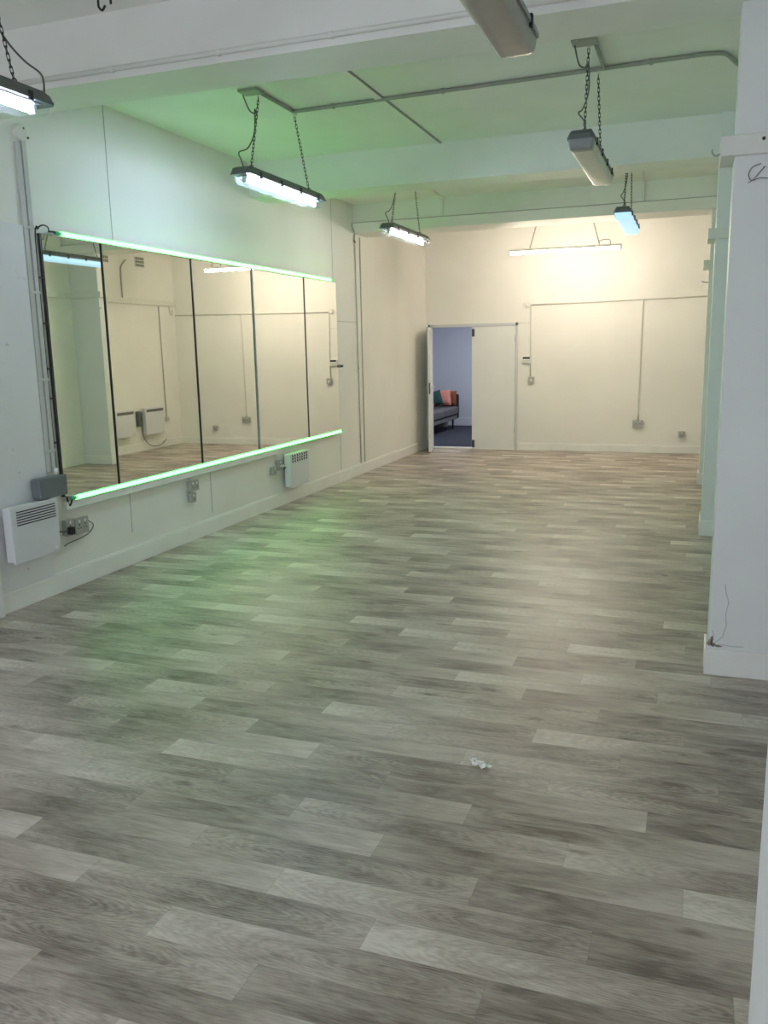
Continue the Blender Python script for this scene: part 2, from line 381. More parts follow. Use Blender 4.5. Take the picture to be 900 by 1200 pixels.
# boarding at the near end of the left wall
struct(MB().box(XL, XL+.014, 3.0, 4.60, .0, 2.47).build('trim_1', M['scuffed'], bevel=.002), 'pale board cladding on the near left wall', 'trim')
struct(MB().box(XL+.018, XL+.05, 3.2, 4.075, 0, 2.2).build('trim_2', M['board'], bevel=.003), 'white boxed panel low on the near left wall', 'trim')
# wall board joints
sm = MB()
for y, z0, z1 in ((5.535, 2.47, ZC), (9.70, 2.0, ZC), (5.50, .25, .56), (9.79, .16, .60), (6.70, .18, .56)): sm.box(XL, XL+.0018, y-.004, y+.004, z0, z1)
sm.box(XL, XL+.0018, 9.80, 10.42, 1.978, 1.984)
struct(sm.build('trim_3', M['crack']), 'joint lines between the wall boards', 'trim')

# lobby beyond the door
LY = 17.6
struct(MB().box(-7.0, -1.0, YB+.06, LY+.1, -.12, -.002).build('floor_lobby', M['carpet']), 'dark navy carpet beyond the door', 'floor')
struct(MB().box(-7.0, -1.0, LY, LY+.15, 0, 2.8).build('wall_lobby_far', M['lobby']), 'lilac grey wall behind the sofa', 'wall')
struct(MB().box(-5.55, -5.4, YB+.12, LY, 0, 2.8).build('wall_lobby_left', M['lobby']), 'lilac grey side wall of the lobby', 'wall')
struct(MB().box(-1.15, -1.0, YB+.12, LY, 0, 2.8).build('wall_lobby_right', M['lobby']), 'lilac grey side wall of the lobby', 'wall')
struct(MB().box(-7.0, -1.0, YB+.12, LY, 2.7, 2.85).build('ceiling_lobby', M['ceil']), 'white lobby ceiling', 'ceiling')
struct(MB().box(-5.4, -1.15, LY-.018, LY, 0, .16).build('baseboard_lobby', M['lobby'], bevel=.003), 'lilac grey skirting of the lobby', 'baseboard')

# ------------------------------------------------------------------ double door
d = thing('door_1', 'white double door with its narrow leaf open towards the room', 'door', (-3.36, YB, 0)); d['kind'] = 'structure'
fr = MB().box(DX0, DX0+.035, YB-.02, YB+.12, 0, DZ).box(DX1-.035, DX1, YB-.02, YB+.12, 0, DZ).box(DX0, DX1, YB-.02, YB+.12, DZ-.045, DZ)
fr.build('door_frame', M['frame'], d, bevel=.003)
MB().box(DX0+.035, DX1-.035, YB-.03, YB+.10, 0, .02).build('threshold', M['gloss'], d, bevel=.004)
rl = MB().box(-3.37, -2.67, YB-.012, YB+.03, .022, DZ-.05).build('door_leaf', M['door'], d, bevel=.003)
for z0 in (.03, 1.80): MB().box(-3.365, -3.325, YB-.02, YB-.012, z0, z0+.12).tube([(-3.345, YB-.026, z0+.01), (-3.345, YB-.026, z0+.11)], .007, 8).build('flush_bolt', M['brass'], rl)
hg = MB()
for z0 in (.28, 1.72): hg.tube([(-2.672, YB-.02, z0), (-2.672, YB-.02, z0+.09)], .008, 8)
build_each(hg, 'hinge', M['frame'], rl)
# open leaf
hx, hy = DX0+.045, YB-.02; ex, ey = -3.88, 12.82
dv = Vector((ex-hx, ey-hy, 0)); L_ = dv.length; dv.normalize(); nv = Vector((-dv.y, dv.x, 0))
def obox(mb, a0, a1, n0, n1, z0, z1):
    o = Vector((hx, hy, 0)); vs = [o+dv*a+nv*n+Vector((0, 0, z)) for a in (a0, a1) for n in (n0, n1) for z in (z0, z1)]
    return mb.add(vs, [(0,1,3,2),(4,6,7,5),(0,4,5,1),(2,3,7,6),(0,2,6,4),(1,5,7,3)])
ol = obox(MB(), 0, L_, -.022, .022, .02, DZ-.05).build('door_leaf', M['door'], d, bevel=.003)
obox(MB(), L_-.002, L_+.002, -.011, .011, .93, 1.10).build('lock_plate', M['brass'], ol)
for s_ in (-1, 1):
    o = Vector((hx, hy, 1.03))+dv*(L_-.07); p0 = o+nv*(s_*.02); p1 = o+nv*(s_*.065); p2 = p1-dv*.11
    MB().tube([p0, p1, p2], .009, 8).build('door_handle', M['frame'], ol)

# ------------------------------------------------------------------ mirrors
edges = [(4.74, 5.335), (5.352, 6.53), (6.545, 7.60), (7.63, 8.80), (8.815, 9.73)]
MZ0, MZ1 = .665, 2.435
lab = ['narrow first mirror panel beside the black cable', 'wide second mirror panel, after the narrow first one', 'third mirror panel along the left wall, in the middle of the five',
       'fourth mirror panel, between grey edged third and last panel', 'last mirror panel of the row, nearest the end wall']
for i, (y0, y1) in enumerate(edges):
    t = thing('wall_mirror', lab[i], 'mirror', (XL, (y0+y1)/2, MZ0), 'mirror panels on the left wall')
    MB().box(XL, XL+.022, y0, y1, MZ0, MZ1).build('backing_board', M['greyedge'] if i == 3 else M['mirroredge'], t)
    MB().box(XL+.022, XL+.026, y0+.012, y1, MZ0+.002, MZ1-.002).build('mirror_glass', M['mirror'], t)
    t.rotation_euler.z = math.radians((-.50, .15, .23, .28, .33)[i])
    if i in (2, 3, 1):
        MB().box(XL+.0225, XL+.0272, y0, y0+.012, MZ0+.002, MZ1-.002).build('edge_strip', M['greyedge'] if i == 3 else M['mirroredge'], t)

def led(zc, y0, y1, label):
    x = XL+.036
    t = thing('led_strip', label, 'light strip', (x, (y0+y1)/2, zc))
    MB().box(x-.010, x-.006, y0, y1, zc-.017, zc+.017).box(x-.006, x+.010, y0, y1, zc+.0135, zc+.017).box(x-.006, x+.017, y0, y1, zc-.017, zc-.0135).build('channel', M['gloss'], t)  # lips added to keep the strip's glow off wall and ledge
    MB().tube([(x+.008, y0+.05, zc), (x+.008, y1-.012, zc)], .0125, 10).build('glow_tube', M['led'], t)
    MB().tube([(x+.008, y0, zc), (x+.008, y0+.05, zc)], .013, 10).build('end_cap', M['ledend'], t)
    MB().tube([(x+.008, y1-.012, zc), (x+.008, y1+.02, zc)], .0135, 10).build('end_cap', M['ledend'], t)
led(2.447, 4.86, 9.55, 'glowing green light strip along the top of the mirrors')
led(.648, 4.78, 9.72, 'glowing green light strip along the bottom of the mirrors')
# ledge below the lower strip
tag(MB().box(XL, XL+.046, 4.74, 8.02, .572, .629).build('mirror_ledge', M['gloss'], bevel=.004), 'white batten under the mirrors below the lower green strip', 'ledge')

# cable down the mirror's near edge
c = MB().tube(spline([(XL+.045, 4.80, 2.45), (XL+.05, 4.79, 2.475), (XL+.045, 4.75, 2.485), (XL+.03, 4.718, 2.46), (XL+.012, 4.706, 2.38), (XL+.010, 4.704, 1.6), (XL+.010, 4.704, .87)]), .0045, 8)
c.tube(spline([(XL+.045, 4.80, 2.45), (XL+.05, 4.84, 2.452), (XL+.044, 4.865, 2.449)]), .006, 8)
c.tube([(XL+.030, 4.718, 2.47), (XL+.032, 4.702, 2.472)], .005, 8)
cab = tag(c.build('power_cable', M['black']), 'black cable running down the near edge of the mirrors', 'cable')
for z in (2.15, 1.85, 1.55, 1.35, 1.05): MB().box(XL+.004, XL+.022, 4.694, 4.735, z-.005, z+.005).build('cable_tie', M['black'], cab)
c = MB().tube(spline([(XL+.03, 4.76, .66), (XL+.04, 4.755, .63), (XL+.045, 4.765, .60), (XL+.05, 4.79, .645)]), .006, 8)
tag(c.build('strip_lead', M['black']), 'short black lead at the near end of the lower green strip', 'cable')

# vertical trunking on the left wall
t = thing('vertical_trunking', 'pale grey vertical trunking from bell box down to grey box', 'trunking', (XL, 4.65, .86))
MB().box(XL, XL+.018, 4.605, 4.645, .855, 2.98).box(XL, XL+.022, 4.655, 4.690, .855, 3.0).build('channel', M['wtrunk'], t, bevel=.002)
cl = MB()
for z in (2.46, 2.05, 1.48, 1.0): cl.box(XL, XL+.026, 4.60, 4.693, z-.010, z+.010)
build_each(cl, 'clip', M['wtrunk'], t, bevel=.002)
bx = thing('junction_box', 'round white junction box with two dark holes atop the left wall trunking', 'electrical box', (XL, 4.65, 3.04))
rings = []
for x, rr in ((0, .05), (.03, .05), (.036, .044)): rings.append([(XL+x, 4.65+rr*math.cos(a), 3.04+rr*math.sin(a)) for a in [2*math.pi*k/20 for k in range(20)]])
MB().loft(rings, False).build('box_body', M['trunk'], bx)
hb = MB()
for y, z in ((4.665, 3.066), (4.70, 3.015)): hb.tube([(XL+.030, y, z), (XL+.038, y, z)], .007, 8)
build_each(hb, 'knockout', M['hole'], bx)

# grey box
gb = thing('switch_box', 'dark grey plastic box above the near heater', 'electrical box', (XL, 4.60, .70))
MB().box(XL+.018, XL+.085, 4.435, 4.69, .70, .835).build('box_body', M['gbox'], gb, bevel=.014, seg=3)
MB().box(XL+.085, XL+.102, 4.43, 4.695, .698, .84).build('lid', M['gbox'], gb, bevel=.008, seg=3)
MB().tube([(XL+.05, 4.655, .835), (XL+.05, 4.655, .88)], .014, 10).build('cable_gland', M['gloss'], gb)

# ------------------------------------------------------------------ heaters
def heater(side, y0, y1, z0, z1, label, rows, cable=None, diag=False):
    """panel heater on the left (side=1) or right (side=-1) wall"""
    bx_ = XL if side == 1 else XR
    X = lambda d_: bx_ + side*d_
    def B(mb, a, b_, *r_): return mb.box(min(X(a), X(b_)), max(X(a), X(b_)), *r_)
    t = thing('panel_heater', label, 'heater', (X(.05), (y0+y1)/2, z0), 'electric panel heaters')
    B(MB(), .035, .10, y0+.008, y1-.008, z0+.01, z1-.004).build('body', M['heaterside'], t, bevel=.008)
    B(MB(), .10, .113, y0, y1, z0, z1).build('front_panel', M['heater'], t, bevel=.006)
    br = MB()
    for y in (y0+.1, y1-.1): B(br, 0, .036, y-.02, y+.02, z0+.08, z1-.08)
    build_each(br, 'wall_bracket', M['hsg2'], t)
    g = MB()
    w = (y1-y0)
    if rows > 0:
        for k in range(rows):
            z = z1-.035-k*.017
            B(g, .112, .1145, y0+.045*w/.42, y1-.025, z-.0035, z+.0035)
        g.build('vent_slots', M['dark'], t)
    elif diag:
        for k in range(3):
            for j in range(7):
                y = y0+.06+j*(w-.12)/6; z = z1-.03-k*.03
                vs = [(X(dx), y+dy, z+dz) for dx in (.112, .1145) for dy, dz in ((-.006, -.012), (.020, -.012), (.006, .012), (-.020, .012))]
                g.add(vs, [(0,1,2,3), (7,6,5,4), (0,4,5,1), (1,5,6,2), (2,6,7,3), (3,7,4,0)])
        g.build('vent_slots', M['dark'], t)
    else:
        B(g, .112, .1145, y0+.03, y1-.03, z1-.075, z1-.03)
        g.build('vent_slots', M['cable'], t)
    MB().tube([(X(.112), y1-.045, z0+.035), (X(.122), y1-.045, z0+.035)], .011, 12).build('thermostat_knob', M['gloss'], t)
    if cable: MB().tube(spline(cable), .006, 6).build('flex', M['cable'], t)
    return t
heater(1, 4.14, 4.565, .325, .695, 'white panel heater with black slots under the dark grey box', 6,
       cable=[(XL+.05, 4.55, .46), (XL+.05, 4.64, .44), (XL+.045, 4.70, .43), (XL+.05, 4.735, .45)])
heater(1, 8.13, 8.60, .185, .555, 'smaller looking white panel heater below the far end of the lower green strip', 0, diag=True,
       cable=[(XL+.05, 8.15, .42), (XL+.05, 8.11, .40), (XL+.05, 8.09, .42)])
heater(-1, 11.45, 11.95, .29, .73, 'white panel heater on the right wall, the first seen in the mirror', -1)
heater(-1, 12.25, 12.80, .27, .73, 'white panel heater on the right wall, second in the mirror, with trailing flex', -1,
       cable=[(XR-.05, 12.24, .66), (XR-.06, 12.20, .5), (XR-.05, 12.24, .25), (XR-.05, 12.42, .08), (XR-.05, 12.7, .05), (XR-.03, 12.95, .14)])
tag(MB().box(XR-.06, XR, 12.12, 12.20, .42, .68).build('heater_timer', M['hsg'], bevel=.006), 'dark timer unit beside the second heater in the mirror', 'timer')

# ------------------------------------------------------------------ sockets
def plate(name, label, cat, axis, a0, a1, z0, z1, m_=None, depth=.032, double=False, group='wall sockets', plug=False):
    """axis 'L' left wall, 'B' back wall, 'R' right wall; a0..a1 runs along the wall"""
    def P(d0, d1, p0, p1, q0, q1, mb):
        if axis == 'L': return mb.box(XL+d0, XL+d1, p0, p1, q0, q1)
        if axis == 'R': return mb.box(XR-d1, XR-d0, p0, p1, q0, q1)
        return mb.box(p0, p1, YB-d1, YB-d0, q0, q1)
    loc = {'L': (XL, (a0+a1)/2, z0), 'R': (XR, (a0+a1)/2, z0), 'B': ((a0+a1)/2, YB, z0)}[axis]
    t = thing(name, label, cat, loc, group)
    mm = m_ or M['sock']
    P(0, depth, a0+.004, a1-.004, z0+.004, z1-.004, MB()).build('back_box', mm, t, bevel=.004)
    P(depth, depth+.009, a0, a1, z0, z1, MB()).build('faceplate', mm, t, bevel=.004)
    cs = [(a0+a1)/2] if not double else [a0+(a1-a0)*.28, a0+(a1-a0)*.72]
    if name != 'light_switch':
        zc = (z0+z1)/2
        for c_ in cs:
            h = MB()
            P(depth+.008, depth+.0098, c_-.004, c_+.004, zc+.002, zc+.018, h)
            for s_ in (-.013, .013): P(depth+.008, depth+.0098, c_+s_-.005, c_+s_+.005, zc-.018, zc-.010, h)
            h.build('pin_holes', M['hole'], t)
        k = MB()
        for c_ in cs: P(depth+.009, depth+.014, c_-.007, c_+.007, z1-.035, z1-.014, k)
        build_each(k, 'rocker', M['gloss'], t, bevel=.002)
    else:
        P(depth+.009, depth+.016, cs[0]-.012, cs[0]+.012, z0+.03, z1-.03, MB()).build('rocker', M['gloss'], t, bevel=.003)
    if plug:
        P(depth+.0095, depth+.055, cs[0]-.025, cs[0]+.02, z0+.035, z1-.05, MB()).build('plug', M['black'] if plug == 1 else M['sock'], t, bevel=.008)
    return t
plate('wall_socket', 'double socket with a black plug beside the near heater', 'socket', 'L', 4.71, 4.80, .385, .505, M['sockg'], group='wall sockets')
s1 = plate('wall_socket', 'grey metal clad double socket next to the plug by the near heater', 'socket', 'L', 4.81, 4.95, .375, .495, M['sockg'], double=True)
tag(MB().box(XL+.042, XL+.085, 4.715, 4.755, .40, .455).build('plug', M['black'], bevel=.008), 'black plug half hidden behind the near heater edge', 'plug')
tag(MB().tube(spline([(XL+.03, 4.95, .46), (XL+.05, 4.985, .42), (XL+.03, 4.96, .365), (XL+.03, 4.86, .345), (XL+.03, 4.74, .335), (XL+.02, 4.70, .32)]), .004, 6).build('socket_flex', M['cable']), 'thin flex looping under the near wall socket', 'cable')
plate('wall_socket', 'grey double socket below the lower green strip, midway along the mirrors', 'socket', 'L', 6.30, 6.44, .445, .535, M['sockg'], double=True)
plate('wall_socket', 'single grey switch socket under the midway double socket', 'socket', 'L', 6.30, 6.385, .345, .43, M['sockg'])
plate('wall_socket', 'grey socket left of the heater at the far end of the mirrors', 'socket', 'L', 7.86, 7.95, .36, .45, M['sockg'])
plate('wall_socket', 'grey socket with a plug touching the far left wall heater', 'socket', 'L', 7.985, 8.09, .39, .50, M['sockg'], plug=2)
for y, z0, z1, lb in ((6.345, .535, .575, 'short conduit drop to the midway socket'), (8.03, .50, .60, 'short conduit drop to the far heater socket')):
    tag(MB().box(XL, XL+.016, y-.012, y+.012, z0, z1).box(XL, XL+.03, y-.025, y+.025, z1-.012, z1+.03).build('conduit_drop', M['trunk'], bevel=.002), lb, 'conduit', 'conduit drops')
plate('wall_socket', 'double grey socket at the foot of the end wall conduit', 'socket', 'B', -.855, -.70, .385, .495, M['sockg'], double=True)
plate('wall_socket', 'single grey socket low on the end wall near the right columns', 'socket', 'B', -.185, -.095, .245, .335, M['sockg'])
plate('wall_socket', 'small socket on the right wall past the heaters, seen in the mirror', 'socket', 'R', 12.97, 13.06, .44, .53, M['sock'])
plate('light_switch', 'grey double switch below the alarm keypad by the door', 'switch', 'B', -2.455, -2.36, 1.06, 1.16, M['sockg'], group='wall switches')
k = thing('alarm_keypad', 'white alarm keypad with black display right of the door', 'keypad', (-2.49, YB, 1.36))
MB().box(-2.555, -2.425, YB-.03, YB, 1.365, 1.475).build('case', M['gloss'], k, bevel=.006)
MB().box(-2.545, -2.435, YB-.033, YB-.0295, 1.437, 1.468).build('display', M['black'], k)
MB().box(-2.545, -2.435, YB-.038, YB-.030, 1.37, 1.425).build('flap', M['sock'], k, bevel=.004)
kk = thing('door_hook', 'small grey knob on the wall at the far edge of the mirrors', 'hook', (XL, 9.80, 1.42))
MB().tube([(XL, 9.80, 1.44), (XL+.022, 9.80, 1.44)], .022, 12).build('base', M['sockg'], kk)
MB().tube([(XL+.022, 9.80, 1.44), (XL+.05, 9.80, 1.44), (XL+.06, 9.80, 1.44)], [.012, .016, .012], 12).build('knob', M['gbox'], kk)

# ------------------------------------------------------------------ conduits
def conduit(name, label, pts, r, m_, clips=(), cat='conduit', group=None):
    t = thing(name, label, cat, tuple(pts[0][0]) if hasattr(pts[0][0], '__len__') else tuple(pts[0]), group)
    mb = MB()
    for run in (pts if hasattr(pts[0][0], '__len__') else [pts]): mb.tube(run, r, 10)
    mb.build('pipe', m_, t)
    if clips:
        c_ = MB()
        for (x, y, z, ax) in clips:
            e = [.012, .012, .012]; e['xyz'.index(ax)] = .012
            s_ = r*1.18
            b_ = [s_, s_, s_]; b_['xyz'.index(ax)] = .011
            c_.box(x-b_[0], x+b_[0], y-b_[1], y+b_[1], z-b_[2], z+b_[2])
        build_each(c_, 'saddle_clip', m_, t, bevel=.003)
    return t
# end wall
conduit('conduit', 'white conduit along the end wall with a drop to the double socket', [[(-2.42, YB-.012, 2.262), (-1.5, YB-.012, 2.272), (-.84, YB-.012, 2.283), (.585, YB-.012, 2.30)],
        spline([(-.70, YB-.012, 2.286), (-.745, YB-.012, 2.275), (-.765, YB-.012, 2.235), (-.77, YB-.012, 1.9), (-.775, YB-.012, 1.2), (-.78, YB-.012, .49)], 5)], .010, M['conduitw'],
        clips=[(-.772, YB-.012, 1.05, 'z'), (-.95, YB-.012, 2.282, 'x'), (-1.8, YB-.012, 2.269, 'x')])
conduit('conduit', 'white conduit dropping from a round box to the switch by the keypad', [[(-2.43, YB-.010, 2.25), (-2.425, YB-.010, 1.16)]], .009, M['conduitw'])
jb = thing('junction_box', 'round white junction box at the left end of the end wall conduit', 'electrical box', (-2.48, YB, 2.27))
rings = [[(-2.47+rr*math.cos(a), YB-y, 2.27+rr*math.sin(a)) for a in [2*math.pi*k/18 for k in range(18)]] for y, rr in ((0, .042), (.026, .042), (.031, .036))]
MB().loft(rings).build('box_body', M['trunk'], jb)
MB().tube(spline([(-2.52, YB-.02, 2.30), (-2.545, YB-.02, 2.27), (-2.53, YB-.02, 2.225), (-2.49, YB-.02, 2.215)]), .004, 6).build('cable_loop', M['conduitw'], jb)
tag(MB().box(-2.63, -2.43, YB-.004, YB, 1.985, 1.995).build('cable_run', M['conduitw']), 'thin surface cable from the door head to the switch conduit', 'cable')
# beam 1 conduit
conduit('conduit', 'long white conduit clipped to the face of the first beam', [(-3.9, 4.125, 3.135), (XR, 4.125, 3.135)], .013, M['trunk'],
        clips=[(x, 4.128, 3.135, 'x') for x in (-3.0, -2.35, -1.73, -.45)])
# ceiling conduit of the second bay
conduit('conduit', 'grey conduit crossing the ceiling between first and second beam', [[(-2.93, 5.72, ZC-.015), (-2.93, 6.20, ZC-.015)], spline([(-2.93, 6.22, ZC-.015), (-2.2, 6.19, ZC-.015), (-1.2, 6.15, ZC-.015), (-.2, 6.10, ZC-.015), (0.0, 6.10, ZC-.015), (.10, 6.16, ZC-.015), (.2, 6.45, ZC-.015), (.45, 6.9, ZC-.015)], 5), [(-.645, 5.64, ZC-.015), (-.645, 6.12, ZC-.015)]], .013, M['conduit'],
        clips=[(-2.6, 6.205, ZC-.016, 'x'), (-1.75, 6.17, ZC-.016, 'x'), (-.35, 6.11, ZC-.016, 'x')])
# far bay conduits turning down the third beam
conduit('conduit', 'thin conduit turning down the far beam above the small lit lamp', [spline([(-2.90, 9.5, ZC-.01), (-2.95, 10.2, ZC-.01), (-2.955, 10.37, ZC-.015), (-2.955, 10.388, ZC-.05), (-2.955, 10.388, 3.20)], 5)], .009, M['trunk'])
conduit('conduit', 'thin conduit turning down the far beam behind the blue lit lamp', [spline([(-.60, 9.7, ZC-.01), (-.615, 10.2, ZC-.01), (-.62, 10.37, ZC-.015), (-.62, 10.388, ZC-.05), (-.62, 10.388, 3.20)], 5)], .009, M['trunk'])
# left wall verticals beyond the mirrors
conduit('conduit', 'thin paired wall conduit from the far beam down to the left skirting', [[(XL+.009, 10.42, 3.07), (XL+.009, 10.44, 2.0), (XL+.009, 10.46, .15)], [(XL+.008, 10.60, 3.05), (XL+.008, 10.60, .15)]], .008, M['conduitw'])
tag(MB().tube(spline([(XL+.01, 10.34, 3.19), (XL+.015, 10.335, 3.14), (XL+.03, 10.37, 3.08), (XL+.01, 10.41, 3.02), (XL+.01, 10.415, 2.98)]), .006, 6).tube([(XL+.01, 10.40, 3.0), (XL+.025, 10.40, 2.96)], .012, 6).build('cable_tail', M['conduit']), 'loose cable tail at the corner under the far beam', 'cable')
tag(MB().tube(spline([(XL+.008, 10.425, 1.62), (XL+.02, 10.42, 1.45), (XL+.03, 10.41, 1.40), (XL+.02, 10.42, 1.37), (XL+.012, 10.36, 1.36)]), .005, 6).build('cable_tail', M['conduitw']), 'loose white cable end on the left wall past the mirrors', 'cable')

# trunking running along the right side and round every column
tk = MB(); T0, T1, TD = 2.455, 2.54, .06
for y0, y1 in ((1.2, 4.31), (4.595, 7.615), (7.985, 10.465), (10.835, 13.5)): tk.box(XR-.04, XR, y0, y1, T0, T1)
for (y0, y1, x0) in ((4.345, 4.56, .125), (7.65, 7.95, .11), (10.50, 10.80, .10)):
    tk.box(x0-TD, XR, y0-.035, y0, T0, T1); tk.box(x0-TD, x0, y0, y1, T0, T1); tk.box(x0-TD, XR, y1, y1+.035, T0, T1)
struct(tk.build('trim_8', M['trunk'], bevel=.003), 'white cable trunking wrapping the columns above head height', 'trunking')
sh = MB().tube([(.24, 4.309, 2.515), (.24, 4.3135, 2.515)], .008, 10)
tag(sh.build('screw_hole', M['hole']), 'dark round fixing hole in the near column trunking', 'fixing')
tag(MB().box(.05, .11, 10.42, 10.47, 2.3, 2.33).box(.02, .1, 13.2, 13.23, 2.42, 2.44).build('coat_hook', M['trunk']) if False else MB().tube([(.10, 10.50, 2.30), (.06, 10.47, 2.30), (.03, 10.46, 2.31)], .008, 6).build('coat_hook', M['trunk']), 'small painted hook on the far column under the trunking', 'hook')
tag(MB().tube(spline([(.065, 4.33, 2.47), (.045, 4.325, 2.462), (.03, 4.32, 2.475), (.03, 4.318, 2.49)]), .004, 6).build('wire_hook', M['conduit']), 'small wire tail on the near corner of the column trunking', 'wire')

# vents on the right wall
for i, (y, lb) in enumerate(((11.58, 'air vent grille high on the right wall, first in the mirror'), (12.54, 'air vent grille high on the right wall, second in the mirror'))):
    t = thing('air_vent', lb, 'vent', (XR, y, 3.06), 'air vents')
    MB().box(XR-.012, XR, y-.13, y+.13, 3.06, 3.24).build('frame', M['trunk'], t, bevel=.003)
    s_ = MB()
    for a in range(6):
        for b_ in range(3): s_.box(XR-.0135, XR-.0115, y-.115+a*.04, y-.092+a*.04, 3.075+b_*.053, 3.115+b_*.053)
    s_.build('slots', M['dark'], t)
conduit('conduit', 'grey conduit between the vents on the right wall, seen in the mirror', [spline([(XR-.01, 12.15, 3.15), (XR-.01, 12.03, 3.05), (XR-.01, 12.0, 2.95), (XR-.01, 12.0, 2.54)], 4)], .010, M['conduit'])
conduit('conduit', 'thin conduit from the right wall trunking down to the socket in the mirror', [[(XR-.008, 13.0, 2.45), (XR-.008, 13.02, .53)]], .008, M['conduit'])
tag(MB().tube(spline([(XR-.02, 13.3, 2.45), (XR-.04, 13.28, 2.36), (XR-.03, 13.34, 2.30), (XR-.02, 13.40, 2.34), (XR-.03, 13.36, 2.40)]), .004, 6).build('cable_tail', M['conduit']), 'loose coiled cable below the right wall trunking near the corner', 'cable')

# ------------------------------------------------------------------ hanging fluorescent lamps
def chain(t, p0, p1, name='chain'):
    p0, p1 = Vector(p0), Vector(p1); d_ = p1-p0; n = max(3, int(d_.length/.0265)); mb = MB()
    for i in range(n):
        c_ = p0 + d_*((i+.5)/n); side = Vector((1, 0, 0)) if i % 2 else Vector((0, 1, 0))
        side = side.lerp(Vector((0, 1, 0)) if i % 2 else Vector((-1, 0, 0)), .25)
        mb.link(c_, d_, side, d_.length/n*1.34, .0066, .0022)
    return mb.build(name, M['chain'], t)

def lamp(x, yc, label, style, cable_end=-1, tube_key=None, zt=2.885, ln=1.29, hook_y=None, cable_path=None, cable_m='cable', plates=True):
    """style: clear (lit tube in a clear cover), frosted or glowing cover"""
    y0, y1 = yc-ln/2, yc+ln/2; hw = .078; zj = zt-.05; zb = zt-.118
    t = thing('fluorescent_lamp', label, 'ceiling lamp', (x, yc, zb), 'chain hung fluorescent lamps')
    # housing: shallow tray, tapered towards the top and the ends
    def prof(y, w, z0, z1, tp): return [(x-w, y, z0), (x+w, y, z0), (x+w, y, z0+.012), (x+w*tp, y, z1), (x-w*tp, y, z1), (x-w, y, z0+.012)]
    h = MB().loft([prof(y0, hw*.72, zj, zj+.022, .8), prof(y0+.012, hw*.95, zj, zj+.036, .82), prof(y0+.05, hw, zj, zt, .72), prof(y1-.05, hw, zj, zt, .72), prof(y1-.012, hw*.95, zj, zj+.036, .82), prof(y1, hw*.72, zj, zj+.022, .8)])
    hs = M['hsg'] if style != 'grey' else M['hsg2']
    h.build('housing', hs, t, bevel=.003)
    rim = MB().loft([prof(y0-.004, hw*.75, zj-.008, zj+.004, 1), prof(y0+.012, hw*1.02, zj-.008, zj+.006, 1), prof(y1-.012, hw*1.02, zj-.008, zj+.006, 1), prof(y1+.004, hw*.75, zj-.008, zj+.004, 1)])
    rim.build('gasket_rim', hs, t)
    # cover: flat bottomed trough; rounded ends on the clear ones, squarer ends on the frosted ones
    PR = [(-1, 0), (-.99, .35), (-.95, .68), (-.86, .92), (-.72, 1.0), (-.3, 1.03), (.3, 1.03), (.72, 1.0), (.86, .92), (.95, .68), (.99, .35), (1, 0)]
    def trough(y, w, dpt): return [(x+a*w, y, zj-.002-b_*dpt) for a, b_ in PR]
    ends = ((0, .12), (.006, .45), (.02, .74), (.045, .93), (.08, 1.0)) if style == 'clear' else ((0, .70), (.006, .88), (.018, .97), (.04, 1.0))
    st = [(y0+.008+s_, f) for s_, f in ends]
    st2 = [(y0+y1-y, f) for y, f in reversed(st)]
    ww = hw*.94
    cv = MB().loft([trough(y, ww*(.70+.30*f), .064*f) for y, f in st+st2], True)
    cm = {'clear': M['clear'], 'frosted': M['frost'], 'grey': M['frostdim'], 'blue': M['blueglow'], 'half': M['clear']}[style]
    cv.build('cover', cm, t)
    if style == 'frosted':
        MB().loft([trough(y-.004, ww*(.70+.30*f)*1.02, .066*f) for y, f in st+[(y0+.075, 1.0)]]).build('end_cap', M['silver'], t)
    if style in ('clear', 'half'):
        MB().box(x-.05, x+.05, y0+.06, y1-.06, zj-.012, zj-.009).build('gear_tray', M['tray'], t)
        e = MB()
        for yy in (y0+.055, y1-.075): e.box(x-.016, x+.016, yy, yy+.02, zj-.052, zj-.012)
        build_each(e, 'lamp_holder', M['refl'], t, bevel=.003)
        tb = MB().tube([(x, y0+.075, zj-.036), (x, y1-.075, zj-.036)], .013, 12)
        tb.build('tube', M[tube_key], t)
    # toggles along both long sides
    for sgn in (-1, 1):
        for k_ in range(4):
            y = y0+.16+k_*(ln-.32)/3
            MB().box(x+sgn*hw-.006, x+sgn*hw+.006, y-.012, y+.012, zj-.02, zj+.022).build('clip', M['black'], t, bevel=.002)
    # suspension
    hy0, hy1 = hook_y
    for (yt, yb) in ((hy0, y0+.17), (hy1, y1-.17)):
        MB().tube(spline([(x-.02, yb, zt-.004), (x-.012, yb, zt+.022), (x, yb, zt+.03), (x+.012, yb, zt+.022), (x+.02, yb, zt-.004)], 4), .003, 6).build('hanger', M['chain'], t)
        chain(t, (x, yb, zt+.022), (x, yt, ZC-.028))
        MB().tube([(x, yt, ZC), (x, yt, ZC-.015)], .018, 10).tube([(x, yt, ZC-.015), (x, yt, ZC-.035)], .004, 6).build('ceiling_hook', M['trunk'], t)
    if cable_path: MB().tube(spline(cable_path), .0048, 6).build('flex', M[cable_m], t)
    return t
XA, XB_ = -2.97, -.69
def near_cable(x, y0, yt, zt=2.885):
    return [(x+.03, y0+.01, zt-.03), (x+.02, y0-.01, zt+.03), (x-.02, y0+.04, zt+.09), (x-.01, y0+.155, zt+.14), (x+.015, y0+.21, zt+.25), (x+.012, yt-.09, zt+.40), (x-.015, yt-.03, ZC-.14), (x-.05, yt-.05, ZC-.12), (x-.07, yt-.1, ZC-.03)]
